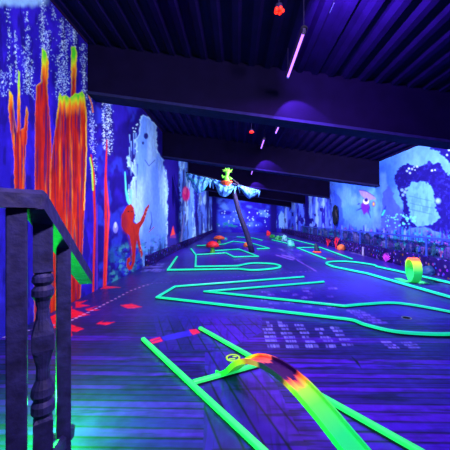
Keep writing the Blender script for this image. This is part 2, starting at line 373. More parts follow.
# painted reef low on the wall
base = sstep(229, 236, v - (u - 400) * .03 + (fbm(u * .4, v * .1, 161) - .5) * 14)
w.put(base * .95, (20, 12, 98)); w.put(base * sstep(.5, .62, fbm(u * .4, v * .4, 166)) * .8, (60, 70, 216)); w.put(base * sstep(.6, .7, fbm(u * .5, v * .5, 171)) * .8, (36, 150, 170)); w.put(base * sstep(.62, .7, fbm(u * .55, v * .55, 177)) * .8, (150, 60, 190))
for i in range(60):
    x = RS.uniform(300, 450); yb = 236 + (x - 330) * .04; hh = RS.uniform(3, 13)
    w.line([(x, yb), (x + RS.uniform(-1, 1), yb - hh)], [2.6, .8], [(30, 16, 140), (66, 40, 206), (120, 130, 250), (34, 110, 180)][i % 4], a=.85)
wr = grid_mesh('wall_right', Pts, M['mural'], kind='structure'); paint_attr(wr, w.c, (1.0, .56, .86))

# ------------------------------------------------------------------ back wall
xs = np.arange(XL, XR + .01, .05); zs = np.arange(0, 5.4, .05)
X2, Z2 = np.meshgrid(xs, zs); Z2 = Z2 / 5.4 * 1.0
Zt = Z2 * (5.36 - SL * (X2 - XL))
Pts = np.stack([X2, np.full_like(X2, YB), Zt], -1)
w = Mural(X2, Zt, (30, 18, 170)); u, v = w.u, w.v
w.put(sstep(.45, .65, fbm(u * .5, v * .6, 201)), (56, 74, 232)); w.put(sstep(.55, .75, fbm(u * .6, v * .9, 207)) * .9, (96, 130, 255))
w.put(sstep(1.2, .5, v) * .8, (36, 12, 160)); w.put(sstep(.55, .7, fbm(u * 1.5, v * 2.5, 211)) * sstep(1.6, 1.0, v) * sstep(.5, .9, v) * sstep(1.2, -.5, u), (30, 120, 150))
w.put(sstep(-2.2, -2.8, u) + sstep(4.1, 4.5, u) * sstep(5.2, 5, u), (20, 8, 110))
w.put(sstep(5.0, 5.2, u) * sstep(.45, .6, fbm(u * 4, v, 215)), (130, 160, 255))
w.line([(1.0, 1.0), (1.3, 1.6), (1.9, 2.4), (2.2, 2.7)], [.7, .5, .35, .2], (40, 22, 170)); w.line([(1.5, 1.9), (2.6, 2.3)], [.4, .15], (40, 22, 170))
w.dots([(RS.uniform(-2.4, 4), RS.uniform(.8, 2.9), RS.uniform(.05, .11)) for _ in range(45)], (180, 200, 255), .8, .04)
wb = grid_mesh('wall_back', Pts, M['mural'], kind='structure'); paint_attr(wb, w.c, (.9, .5, .9))

# ------------------------------------------------------------------ floor
pv = np.concatenate([np.arange(232.4, 300, .5), np.arange(300, 470, .62), np.arange(470, 900, 12)])
yf = FPX * H / (pv - VY); yf[0] = YB
xf = np.concatenate([np.arange(XL, -1.6, .016), np.arange(-1.6, 2.2, .0075), np.arange(2.2, XR, .018), [XR]])
X2, Y2 = np.meshgrid(xf, yf)
Pts = np.stack([X2, Y2, np.zeros_like(X2)], -1)
w = Mural(VX + X2 * FPX / Y2, VY + H * FPX / Y2, (44, 13, 150)); u, v = w.u, w.v
fx, fy = X2.ravel(), Y2.ravel()
w.put(sstep(.4, .7, fbm(fx * .5, fy * .4, 301)) * .6, (54, 20, 206)); w.put(sstep(.5, .72, fbm(fx * .9, fy * .9, 305)) * .5, (24, 12, 128))
w.put(sstep(-.6, -2.4, fx) * sstep(9, 5, fy) * .65, (44, 12, 118))
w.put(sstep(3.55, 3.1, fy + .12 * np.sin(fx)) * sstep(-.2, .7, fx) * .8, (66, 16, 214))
# boards: long cross boards, and short up-and-down ones in two patches
def boards(s, along, wdt, seed):
    k = np.floor(s / wdt); f = s / wdt - k
    tone = np.random.RandomState(seed).rand(4096)[(k.astype(int) + 2000) % 4096]
    j = np.minimum(f, 1 - f) * wdt
    wob = (fbm(along * 2, k * .7, seed + 3) - .5) * .012
    return tone, np.clip(1 - (j + wob) / .016, 0, 1), k
near = sstep(4.9, 4.2, fy)
patch = (w.sdf([(205, 352), (262, 352), (312, 460), (203, 460)]) < 0) | (w.sdf([(150, 300), (262, 300), (262, 332), (226, 350), (160, 350)]) < 0)
t1, g1, k1 = boards(fy + .02 * fx + .03 * np.sin(fy * 7), fx, .09, 400)
t2, g2, k2 = boards(fx * .93 + fy * .36, fy, .15, 410)
t, g = np.where(patch, t2, t1), np.where(patch, g2, g1)
grain = np.where(patch, fbm(fx * 30, fy * 3, 420), fbm(fx * 3, fy * 34, 420))
w.put(near * (t < .45) * .6, (26, 8, 104)); w.put(near * (t > .7) * .5, (78, 26, 206)); w.put(near * sstep(.5, .68, grain) * .45, (20, 6, 84)); w.put(near * sstep(.62, .75, fbm(fx * 2.2, fy * 20, 424)) * .7, (12, 5, 56)); w.put(near * g * .97, (6, 4, 30))
far = 1 - near
tf, gf, kf = boards(fx, fy, .9, 430); w.put(far * gf * .35, (16, 8, 90))
# painted stains: black tear near the deck edge, red splashes by the wall
w.line([(352, 357), (357, 362), (361, 368)], [1, 2.5, .6], (10, 5, 60))
RED = (240, 26, 52)
for p in [[(75, 302), (88, 300), (80, 304), (90, 305.5), (76, 308)], [(85, 309), (98, 306), (91, 308.5), (100, 310), (88, 311)], [(72, 309), (82, 312), (90, 315), (78, 317), (72, 318)], [(120, 305), (132, 304), (142, 307), (128, 308.5)], [(96, 324), (104, 320), (101, 322), (115, 322), (106, 325)], [(70, 324), (84, 329), (76, 332), (68, 331)], [(100, 289), (106, 286), (121, 287.5), (108, 288.5)], [(60, 330), (70, 324), (72, 336), (58, 342)], [(48, 318), (72, 306), (72, 318), (52, 330)]]:
    w.poly(p, RED, edge=.5, wob=.5)
# dotted trail and chalky stencils
def trail(pts, n, rgb, r, a=1):
    pts = [Vector((x, y)) for x, y in pts]; L = [0]
    for p, q in zip(pts, pts[1:]): L.append(L[-1] + (q - p).length)
    for i in range(n):
        s = L[-1] * i / n
        k = max(j for j in range(len(L) - 1) if L[j] <= s); f = (s - L[k]) / (L[k + 1] - L[k]); p = pts[k].lerp(pts[k + 1], f); q = (pts[k + 1] - pts[k]).normalized()
        rr = r(p.y); w.line([(p.x - rr * 1.25, p.y - q.y * rr * .3), (p.x + rr * 1.25, p.y + q.y * rr * .3)], rr * .75, rgb, a=a, edge=.3)
trail([(-20, 347), (0, 338), (30, 330), (72, 321)], 15, (170, 190, 250), lambda y: 1.2)
trail([(72, 320), (95, 309), (115, 299), (130, 291), (145, 285.5), (152, 283.5)], 20, (220, 205, 255), lambda y: .5 + (y - 280) * .014)
trail([(152, 283.5), (180, 281), (210, 279), (253, 275), (290, 272.5), (315, 271)], 34, (150, 140, 250), lambda y: .5, a=.7)
w.line([(297, 260), (316, 271)], .8, (130, 120, 245), a=.8); w.line([(276, 255), (286, 258), (293, 260), (294, 258), (282, 255)], .8, (140, 130, 250), a=.8)
def smear(x0, x1, y, hh, a=.9, sk=.25, rgb=(124, 150, 255)):
    x = x0
    while x < x1 - .8:
        e = min(x + RS.uniform(1.5, 5), x1)
        w.poly([(x, y - hh), (e, y - hh + .2), (e + hh * sk * 2, y + hh), (x + hh * sk * 2, y + hh - .1)], rgb, edge=.45, a=a * RS.uniform(.35, 1)); x = e + RS.uniform(.3, 1.2)
k = 5.63
for rows in [[(90, 115, 70), (95, 125, 88), (70, 125, 108), (78, 140, 128), (80, 145, 150), (85, 148, 172), (95, 165, 203)], [(155, 180, 70), (160, 210, 88), (175, 215, 107), (172, 240, 130), (190, 250, 153), (200, 260, 175), (200, 278, 205)], [(250, 300, 85), (260, 310, 107), (280, 330, 128), (292, 330, 152), (310, 370, 178), (310, 385, 203)], [(365, 415, 108), (390, 415, 130), (395, 452, 153), (410, 465, 173), (425, 480, 203)], [(450, 500, 100), (465, 520, 118), (480, 530, 140), (500, 560, 165), (515, 580, 195)]]:
    for i, (a, b, y) in enumerate(rows): smear(250 + a / k, 250 + b / k, 310 + y / k, 1.15 + (1 if y > 195 else 0) * .5, a=.95, rgb=(120, 160, 255))
for x0, x1, y in [(381, 392, 342), (384, 396, 345), (388, 399, 347.5), (401, 411, 342.5), (404, 412, 345), (408, 421, 347.5), (412, 417, 344.5)]: smear(x0, x1, y, .9, a=.95)
for x0, x1, y in [(350, 366, 312.5), (354, 370, 315), (358, 375, 317.5), (364, 381, 320), (372, 388, 322.5), (346, 360, 310.5)]: smear(x0, x1, y, 1.0, a=.85)
for i in range(26):
    x = RS.uniform(250, 330); y = RS.uniform(286, 311)
    if abs(y - (291.5 + (x - 205) * .1)) > 3 and y > 288: smear(x, x + RS.uniform(5, 11), y, 1.0, a=.8)
for i in range(20): x = RS.uniform(139, 160); smear(x, x + 7, 263.5 + RS.uniform(0, 8), .6, a=.8, sk=-.8)
for i in range(16): x = RS.uniform(262, 300); smear(x, x + 5, 247 + (x - 262) * .2 + RS.uniform(-3, 6), .35, a=.5)
for i in range(10): x = RS.uniform(222, 245); smear(x, x + 6, RS.uniform(258, 261.5), .35, a=.5)
for i in range(12): x = RS.uniform(350, 376); smear(x, x + 8, 253 + (x - 350) * .2, .5, a=.35)
# tee strip: red end squares, blue band
w.poly([(149.5, 339.5), (160, 337), (163, 341), (152, 344)], (236, 38, 88)); w.line([(151, 342), (161, 338.5)], .8, (120, 20, 120))
w.poly([(161, 336.8), (189, 330), (192, 335.5), (164, 341)], (52, 50, 220)); w.poly([(189, 330), (196, 329), (200.5, 332.5), (193, 334.8)], (240, 40, 78))
for pts in ([(322, 258), (330, 257.5), (335, 259.5), (328, 260)],): w.poly(pts, (120, 14, 110), a=.8)
w.c *= np.array([1.15, .9, .85]) * (1 - .3 * sstep(4.6, 6, fy) * sstep(13, 9, fy))[:, None]; w.c = np.maximum(w.c, lin((30, 36, 60)) * (w.c.max(1) > .12)[:, None]); w.c[:, 1] = np.maximum(w.c[:, 1], .018)  # mid-floor colour darkened to offset spill from the wash lights
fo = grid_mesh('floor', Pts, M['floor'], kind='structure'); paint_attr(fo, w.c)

# ------------------------------------------------------------------ ceiling deck and beams
bm = bmesh.new(); step = .34; x = XL; prev = None; prof = []
while x < XR:
    for dx, dz in ((0, 0), (.06, -.075), (.16, -.075), (.22, 0)):
        if x + dx <= XR: prof.append((x + dx, dz))
    x += step
prof.append((XR, 0)); prof[0] = (XL, 0)
ra = [bm.verts.new((px, -1.5, roof(px) + dz + .08)) for px, dz in prof]; rb = [bm.verts.new((px, YB, roof(px) + dz + .08)) for px, dz in prof]
for i in range(len(prof) - 1): bm.faces.new((ra[i], ra[i + 1], rb[i + 1], rb[i]))
build('ceiling', bm, M['ceil'], kind='structure')
BEAMS = [-.6, 6.0, 12.0, 18.4, 25.0, 31.5]
for k, y in enumerate(BEAMS):
    bm = bmesh.new(); hh = 1.02; th = .34
    vs = [bm.verts.new((x, yy, roof(x) + .06 - (hh + .06 if lo else 0))) for yy in (y, y + th) for x in (XL, XR) for lo in (0, 1)]
    a0, a1, b0, b1, c0, c1, d0, d1 = vs
    for f in ((a0, b0, b1, a1), (c0, c1, d1, d0), (a1, b1, d1, c1), (a0, c0, d0, b0), (a0, a1, c1, c0), (b0, d0, d1, b1)): bm.faces.new(f)
    for xx in (XL + .02, ):                                   # lower flange plate
        pass
    o = build('trim_%d' % (k + 1), bm, M['beam'], kind='structure')
    bm = bmesh.new(); fw = .44
    vs = [bm.verts.new((x, yy, roof(x) - hh - (.05 if lo else -.01))) for yy in (y - .05, y + th + .05) for x in (XL, XR) for lo in (0, 1)]
    a0, a1, b0, b1, c0, c1, d0, d1 = vs
    for f in ((a0, b0, b1, a1), (c0, c1, d1, d0), (a1, b1, d1, c1), (a0, c0, d0, b0), (a0, a1, c1, c0), (b0, d0, d1, b1)): bm.faces.new(f)
    build('flange', bm, col('flange_lit_tone', (32, 34, 76), rough=.8, spec=.05), o)  # lighter than the beam: light from below put into the colour

# ------------------------------------------------------------------ low kerbs
def kerb(name, x0, x1, y0, y1, z):
    bm = bmesh.new(); bx(bm, ((x0 + x1) / 2, (y0 + y1) / 2, z / 2), (abs(x1 - x0), y1 - y0, z), .02)
    return build(name, bm, M['kerb'], kind='structure')
kerb('trim_7', XL, XL + .14, 9.7, YB, .36)
kerb('trim_8', 5.72, XR, 1.0, YB, .5)

# ------------------------------------------------------------------ course borders
def border(pieces, label, m='neonteal', w_=.052, h_=.055):
    """pieces: floor-traced lines, each one board"""
    allp = [[fl(x, y, .03) for x, y in p] for p in pieces]
    c = sum((q for p in allp for q in p), Vector()) / sum(len(p) for p in allp); c.z = 0
    e = empty('course_border', c, label, 'mini golf course border', 'glowing green course borders')
    for p in allp:
        far = max(q.y for q in p) > 8
        bm = bmesh.new(); k = 1.3 if far else 1; sweep(bm, p, w_ * k, h_ * k * .4, 0.001, bev=.003); bo = build('border_board', bm, M['boardside'], e)
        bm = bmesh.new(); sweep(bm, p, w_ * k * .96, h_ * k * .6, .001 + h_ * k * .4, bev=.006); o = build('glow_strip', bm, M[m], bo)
    return e
def arc(pts, n=6):
    """rounded line through the points"""
    out = []; P = [pts[0]] + list(pts) + [pts[-1]]
    for i in range(1, len(P) - 2):
        for k in range(n):
            t = k / n; q = []
            for a in (0, 1):
                p0, p1, p2, p3 = P[i - 1][a], P[i][a], P[i + 1][a], P[i + 2][a]
                q.append(.5 * (2 * p1 + (p2 - p0) * t + (2 * p0 - 5 * p1 + 4 * p2 - p3) * t * t + (3 * p1 - p0 - 3 * p2 + p3) * t ** 3))
            out.append(tuple(q))
    return out + [pts[-1]]
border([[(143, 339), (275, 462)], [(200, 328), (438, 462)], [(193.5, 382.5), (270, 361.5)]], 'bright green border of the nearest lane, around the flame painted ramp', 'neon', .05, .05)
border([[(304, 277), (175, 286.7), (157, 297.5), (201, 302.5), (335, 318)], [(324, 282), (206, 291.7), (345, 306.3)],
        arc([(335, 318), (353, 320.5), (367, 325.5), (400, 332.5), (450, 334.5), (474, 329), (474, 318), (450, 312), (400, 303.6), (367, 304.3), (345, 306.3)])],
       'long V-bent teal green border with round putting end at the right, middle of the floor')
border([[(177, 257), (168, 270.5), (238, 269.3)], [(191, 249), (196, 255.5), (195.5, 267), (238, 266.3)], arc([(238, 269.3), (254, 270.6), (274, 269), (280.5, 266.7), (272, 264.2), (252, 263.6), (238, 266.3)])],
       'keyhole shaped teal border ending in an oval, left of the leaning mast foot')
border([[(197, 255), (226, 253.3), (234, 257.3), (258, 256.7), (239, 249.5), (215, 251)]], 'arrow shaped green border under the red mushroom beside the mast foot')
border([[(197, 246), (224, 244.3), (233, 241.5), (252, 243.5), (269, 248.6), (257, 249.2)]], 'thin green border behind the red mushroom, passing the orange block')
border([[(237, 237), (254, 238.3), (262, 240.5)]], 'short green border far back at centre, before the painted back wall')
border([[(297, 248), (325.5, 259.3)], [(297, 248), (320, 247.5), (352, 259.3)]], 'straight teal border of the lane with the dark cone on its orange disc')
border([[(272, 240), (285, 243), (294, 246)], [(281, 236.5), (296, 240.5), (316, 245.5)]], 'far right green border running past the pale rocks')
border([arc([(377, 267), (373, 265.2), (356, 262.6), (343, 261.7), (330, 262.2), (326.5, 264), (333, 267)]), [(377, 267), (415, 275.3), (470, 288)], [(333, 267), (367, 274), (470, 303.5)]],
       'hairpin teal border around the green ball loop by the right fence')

# ------------------------------------------------------------------ cups
def cup(px, py, r, ringmat, label, marks=False):
    p = fl(px, py)
    e = empty('golf_cup', p, label, 'golf hole', None)
    bm = bmesh.new(); n = 28
    prof = [(r, .001), (r, .006), (r * .74, .006), (r * .74, .001)]
    rings = [[bm.verts.new((p.x + q * math.cos(2 * math.pi * k / n), p.y + q * math.sin(2 * math.pi * k / n), z)) for k in range(n)] for q, z in prof]
    for a in range(4):
        r0, r1 = rings[a], rings[(a + 1) % 4]
        for k in range(n): bm.faces.new((r0[k], r0[(k + 1) % n], r1[(k + 1) % n], r1[k]))
    build('rim', bm, ringmat, e)
    bm = bmesh.new(); lathe(bm, p, [(r * .74, .0012), (r * .74, .003)], n); build('hole', bm, M['hole'] if not marks else col('cup_violet', (40, 40, 110)), e)
    if marks:
        bm = bmesh.new(); bx(bm, (p.x + .02, p.y + .025, .005), (.05, .02, .004)); build('marking', bm, ringmat, e); bm = bmesh.new(); bx(bm, (p.x - .01, p.y - .03, .005), (.07, .018, .004)); build('marking', bm, ringmat, e)
cup(233, 358, .085, col('cup_lime', (190, 240, 60)), 'pale lime ringed golf hole beside the foot of the flame ramp', True)
cup(406.5, 318, .078, col('cup_grey', (120, 170, 130)), 'small dark golf hole with grey green rim in the round putting end')

# ------------------------------------------------------------------ flame ramp
G0 = Vector((-.15, 2.95, 0)); D = Vector((.59, -.8074, 0)); N = Vector((.8074, .59, 0)); RW = .077
PR = [(0, .004), (.1, .03), (.2, .10), (.32, .215), (.45, .298), (.58, .348), (.72, .372), (.86, .374), (1.0, .352), (1.2, .285), (1.44, .175), (1.7, .062), (1.95, .006)]
def hz(s):
    xs_ = [a for a, b in PR]; ys_ = [b for a, b in PR]
    k = max(i for i in range(len(xs_) - 1) if xs_[i] <= s or i == 0); 
    p0 = ys_[max(k - 1, 0)]; p1 = ys_[k]; p2 = ys_[k + 1]; p3 = ys_[min(k + 2, len(ys_) - 1)]
    t = min(max((s - xs_[k]) / (xs_[k + 1] - xs_[k]), 0), 1)
    m1 = (p2 - p0) / 2; m2 = (p3 - p1) / 2
    return max(.003, (2 * t ** 3 - 3 * t * t + 1) * p1 + (t ** 3 - 2 * t * t + t) * m1 + (-2 * t ** 3 + 3 * t * t) * p2 + (t ** 3 - t * t) * m2)
ramp = empty('jump_ramp', G0, 'arched green ramp painted with orange flames and a dark crest, in the nearest lane', 'mini golf ramp')
def ramp_col(s, e):
    z = .025 * math.sin(e * 6) + .012 * math.sin(e * 17 + 1)
    stops = [(-.1, (40, 235, 90)), (.22, (50, 240, 60)), (.34, (170, 240, 40)), (.44, (255, 150, 40)), (.52, (255, 74, 50)), (.68 + z, (250, 110, 90)), (.70 + z, (38, 8, 70)), (.97 + z, (34, 8, 66)), (.99 + z, (255, 90, 60)), (1.03 + z, (250, 170, 60)), (1.08, (150, 235, 60)), (1.2, (84, 238, 76)), (1.4, (30, 235, 110)), (3, (30, 230, 100))]
    for (a, ca), (b, cb) in zip(stops, stops[1:]):
        if s < b: t = min(max((s - a) / max(b - a, 1e-4), 0), 1); return lin(ca) * (1 - t) + lin(cb) * t
    return lin(stops[-1][1])
ss = np.arange(0, 1.951, .02)
def ramp_sheet(name, prof, flat=True, dark=False):
    """prof: cross-section (offset, lift) as a closed loop"""
    vs, cs, fs = [], [], []; m = len(prof)
    for s in ss:
        s = float(s); z = hz(s); t = (hz(min(s + .02, 1.95)) - hz(max(s - .02, 0))) / .04; up = (Vector((0, 0, 1)) - D * t).normalized()
        for o, l in prof:
            p = G0 + D * s + N * o + Vector((0, 0, z)) + up * l
            vs.append(p); cs.append(ramp_col(s, o / RW) if not dark else lin((12, 10, 30)))
    for i in range(len(ss) - 1):
        for k in range(m): fs.append((i * m + k, i * m + (k + 1) % m, (i + 1) * m + (k + 1) % m, (i + 1) * m + k))
    fs.append(tuple(range(m))[::-1]); fs.append(tuple((len(ss) - 1) * m + k for k in range(m)))
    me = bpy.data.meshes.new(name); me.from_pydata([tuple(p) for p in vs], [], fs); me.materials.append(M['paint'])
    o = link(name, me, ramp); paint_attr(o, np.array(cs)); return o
no = 12
ramp_sheet('deck', [(RW * (-1 + 2 * i / no), .012) for i in range(no + 1)] + [(RW, 0), (-RW, 0)])
for sgn in (-1, 1):
    ramp_sheet('side_rail', [(sgn * (RW + .012), -.004), (sgn * (RW + .012), .04), (sgn * (RW - .002), .04), (sgn * (RW - .002), -.004)])
for s in ():
    bm = bmesh.new(); p = G0 + D * s; z = hz(s) - .004
    rot = Matrix.Rotation(math.atan2(N.y, N.x), 3, 'Z')
    bx(bm, (p.x, p.y, z / 2 - .002), (RW * 1.2, .03, z - .004), .004, rot); build('support', bm, M['black'], ramp)

# ------------------------------------------------------------------ ball loop
lp = fl(412.5, 282.5); R_ = .315
loop = empty('ball_loop', lp, 'green upright ball loop with orange top, inside the hairpin lane at right', 'mini golf loop')
vs, cs, fs = [], [], []; n = 64; wd = .19
for k in range(n + 1):
    a = 2 * math.pi * k / n - math.pi / 2; off = -.05 + .07 * k / n
    for rr, o in ((R_, 0), (R_, wd), (R_ - .022, wd), (R_ - .022, .02), (R_ - .05, .02), (R_ - .05, 0)):
        z = R_ + .006 + rr * math.sin(a); qx, qy = -.06 + off + o, -rr * math.cos(a); vs.append((lp.x + qx * .985 + qy * .174, lp.y + qy * .985 - qx * .174, z))
        t = z / (2 * R_); g = lin((36, 240, 90)); yv = lin((170, 235, 50)); og = lin((255, 110, 60))
        cs.append(g if t < .5 else (g + (yv - g) * min((t - .5) / .34, 1) if t < .84 else yv + (og - yv) * min((t - .84) / .1, 1)))
for k in range(n):
    for j in range(6): fs.append((k * 6 + j, k * 6 + (j + 1) % 6, (k + 1) * 6 + (j + 1) % 6, (k + 1) * 6 + j))
fs.append((5, 4, 3, 2, 1, 0)); fs.append(tuple(n * 6 + j for j in range(6)))
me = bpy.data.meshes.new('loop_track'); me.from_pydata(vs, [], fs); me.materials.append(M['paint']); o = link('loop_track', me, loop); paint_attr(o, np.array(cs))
bm = bmesh.new(); bx(bm, (lp.x - .13, lp.y + .2, .012), (.18, .5, .022), .006); build('entry_plate', bm, col('lime', (50, 235, 110)), loop)
bm = bmesh.new(); bx(bm, (lp.x + .2, lp.y - .05, .012), (.2, .3, .022), .006); build('exit_plate', bm, col('lime', (50, 235, 110)), loop)
bm = bmesh.new(); p = fl(442, 282.4); bx(bm, (p.x + .02, p.y, .012), (.36, .16, .022), .005); o = build('rubber_plate', bm, M['black']); tag(o, 'flat black plate lying at the right of the green ball loop', 'plate')

# ------------------------------------------------------------------ stair railing
ra_ = Vector((-.953, 1.34, 0)); rd = Vector((-.33, 1, 0)).normalized(); sl = .49
rail = empty('stair_railing', Vector((-1.0, 1.3, 0)), 'worn dark timber stair railing with turned baluster at the left', 'railing')
ang = math.atan2(rd.y, rd.x)
ZT = 1.745
def post(name, px, Y, top, sz, bot=0.0):
    x = (px - VX) / FPX * Y; bm = bmesh.new()
    bx(bm, (x, Y, (top + bot) / 2), (sz, sz, top - bot), .006, None)
    bmesh.ops.rotate(bm, cent=(x, Y, 0), matrix=Matrix.Rotation(.62, 3, 'Z'), verts=bm.verts[:])
    return build(name, bm, M['wood'], rail), x
post('newel_post', 17, 1.30, ZT - .09, .078)
def sloped(t): return ZT - sl * t
_, xb = post('end_post', 63.5, 1.77, 1.45, .078)
# turned baluster
xb, yb_ = (43 - VX) / FPX * 1.47, 1.47
bm = bmesh.new()
zt_ = 1.62
def sqring(r, z, rnd):
    out = []
    for k in range(16):
        a = 2 * math.pi * k / 16 + math.pi / 4 + .62
        q = a - .62; sq = 1 / max(abs(math.cos(q)), abs(math.sin(q)))
        rr = r * ((1 - rnd) * sq + rnd); out.append(bm.verts.new((xb + rr * math.cos(a), yb_ + rr * math.sin(a), z)))
    return out
zz = lambda py: H - (py - VY) / FPX * 1.47
PB = [(1.60, .043, 0), (zz(271), .043, 0), (zz(273), .036, .6), (zz(276), .046, .9), (zz(281), .05, 1), (zz(285), .036, 1), (zz(289), .05, 1), (zz(295), .05, 1), (zz(300), .034, 1), (zz(308), .028, .9), (zz(318), .032, .9), (zz(328), .046, .5), (zz(333), .05, .2), (zz(348), .05, .2), (zz(353), .045, .6), (zz(366), .03, .9), (zz(378), .032, 1), (zz(386), .05, 1), (zz(393), .055, 1), (zz(399), .04, 1), (zz(403), .053, 1), (zz(410), .054, 1), (zz(415), .037, .8), (zz(418), .043, 0), (.28, .043, 0)]
rings = [sqring(r, z, rn) for z, r, rn in PB]
for r0, r1 in zip(rings, rings[1:]):
    for k in range(16): bm.faces.new((r0[k], r0[(k + 1) % 16], r1[(k + 1) % 16], r1[k]))
bm.faces.new(rings[0][::-1]); bm.faces.new(rings[-1]); build('baluster', bm, M['wood'], rail)
def plank(p0, p1, w_, h_, name, ext=0):
    bm = bmesh.new(); d = (p1 - p0).normalized(); a, b = frame_of(d)
    prof = [(-w_ / 2, -h_), (w_ / 2, -h_), (w_ / 2, -.02), (w_ / 2 - .02, 0), (-w_ / 2 + .02, 0), (-w_ / 2, -.02)]
    r0 = [bm.verts.new(p0 + a * x + b * y) for x, y in prof]; r1 = [bm.verts.new(p1 + a * x + b * y) for x, y in prof]
    for k in range(6): bm.faces.new((r0[k], r0[(k + 1) % 6], r1[(k + 1) % 6], r1[k]))
    bm.faces.new(r0[::-1]); bm.faces.new(r1); return build(name, bm, M['wood'], rail)
B0 = Vector((-.965, 1.34, ZT)); Eh = B0 + (rd + Vector((0, 0, -sl * 1.0))) * 1.27
plank(B0, Eh, .10, .105, 'handrail')
plank(Vector((-1.40, .80, ZT - .004)), B0 + Vector((.01, .01, -.004)), .10, .085, 'level_handrail')
plank(Vector((-.96, 1.36, .41)), Vector((-1.16, 1.96, .18)), .05, .08, 'bottom_rail')
plank(Vector((-1.40, .85, .44)), Vector((-.97, 1.33, .43)), .05, .08, 'bottom_rail')

# green flood lamp standing behind the baluster
gl = Vector((-1.38, 2.02, 0))
e = empty('floor_lamp', gl, 'small green flood lamp on the floor behind the stair railing', 'lamp')
bm = bmesh.new(); bx(bm, (gl.x, gl.y, .02), (.10, .08, .04), .006); build('base', bm, M['fixture'], e)
bm = bmesh.new(); lathe(bm, gl, [(.015, .04), (.04, .06), (.045, .12), (.04, .125)], 16); build('lamp_head', bm, M['fixture'], e)
bm = bmesh.new(); lathe(bm, gl, [(.036, .126), (.03, .135)], 16); build('lens', bm, mat('green_lens', (80, 255, 120), emit=(60, 255, 110), es=8), e)

# ------------------------------------------------------------------ blacklight fixtures
def fixture(x, y0, y1, z, label, group=None):
    L = y1 - y0; yc = (y0 + y1) / 2
    e = empty('blacklight_fixture', (x, yc, z), label, 'light fixture', 'ceiling blacklights')
    bm = bmesh.new(); tube(bm, [(x, y0, z), (x, y1, z)], .02, 10); build('glow_tube', bm, M['tube'], e)
    bm = bmesh.new()
    pr = [(-.045, .03), (-.02, .055), (.02, .055), (.045, .03), (.052, .035), (.024, .075), (-.024, .075), (-.052, .035)]
    r0 = [bm.verts.new((x + a, y0 - .05, z + b)) for a, b in pr]; r1 = [bm.verts.new((x + a, y1 + .05, z + b)) for a, b in pr]
    for k in range(8): bm.faces.new((r0[k], r0[(k + 1) % 8], r1[(k + 1) % 8], r1[k]))
    bm.faces.new(r0[::-1]); bm.faces.new(r1); build('reflector', bm, M['black'], e)
    for yy in (y0 - .02, y1 + .02):
        bm = bmesh.new(); bx(bm, (x, yy, z + .02), (.045, .035, .09), .006); build('socket', bm, M['socket'] if yy > yc else M['fixture'], e)
        bm = bmesh.new(); tube(bm, [(x, yy, z + .08), (x, yy, roof(x) + .04)], .006, 6); build('hanging_rod', bm, M['fixture'], e)
VI = (.60, .17, 1.0)
def area(loc, to, sx, sy, w_, colr, spread=180):
    l = bpy.data.lights.new('lamp', 'AREA'); l.shape = 'RECTANGLE'; l.size = sx; l.size_y = sy; l.energy = w_; l.color = colr; l.spread = math.radians(spread)
    o = bpy.data.objects.new('lamp_or_fill_light', l); C.objects.link(o); o.location = loc
    d = Vector(to) - Vector(loc); o.rotation_euler = d.to_track_quat('-Z', 'Y').to_euler(); return o
for (x, y0, y1, z, lab) in [(.95, 4.0, 5.2, 4.27, 'long violet blacklight tube hanging before the nearest beam'), (.96, 9.9, 11.1, 4.45, 'violet blacklight tube behind the first beam, beside the second beam'),
                       (.88, 15.9, 17.1, 4.4, 'small violet blacklight tube below the second beam'), (.45, 7.3, 8.0, 4.47, 'short violet tube just behind the first beam, beside the red lamp'), (1.25, 8.4, 9.0, 4.4, 'short violet tube just behind the first beam, right of the red lamp')]:
    fixture(x, y0, y1, z, lab)
    area((x, (y0 + y1) / 2, z - .03), (x, (y0 + y1) / 2 + .001, 0), .05, y1 - y0, (165 if y0 == 4.0 else 26) * (y1 - y0), VI)
def redlamp(p, label):
    e = empty('red_lamp', p, label, 'lamp', 'red ceiling lamps')
    bm = bmesh.new(); lathe(bm, p, [(.02, .02), (.05, .03), (.05, .10), (.02, .11)], 14); tube(bm, [p + Vector((0, 0, .1)), Vector((p.x, p.y, roof(p.x) + .04))], .008, 6); build('housing', bm, M['fixture'], e)
    bm = bmesh.new()
    for k in range(5):
        a = k * 1.2566; bmesh.ops.create_icosphere(bm, subdivisions=2, radius=.028, matrix=Matrix.Translation(p + Vector((.048 * math.cos(a), .048 * math.sin(a) - .01, .012))))
    build('lens', bm, M['redlamp'], e, True)
redlamp(at(279, 12, 3.95), 'red starry lamp under the ceiling near the top of the picture, before the nearest beam')
redlamp(at(251.5, 132.5, 8.8), 'tiny red lamp seen just under the nearest beam')
e = empty('hanging_rod', at(331.5, 8, 3.6), 'thin pale rod hanging under the ribbed ceiling at the top', 'rod')
bm = bmesh.new(); a, b = at(334, 3, 3.6), at(329.5, 13, 3.75); tube(bm, [a, b], .006, 8); build('rod', bm, M['socket'], e)
bm = bmesh.new(); tube(bm, [a, Vector((a.x, a.y, roof(a.x) + .05))], .003, 6); build('wire', bm, M['fixture'], e)

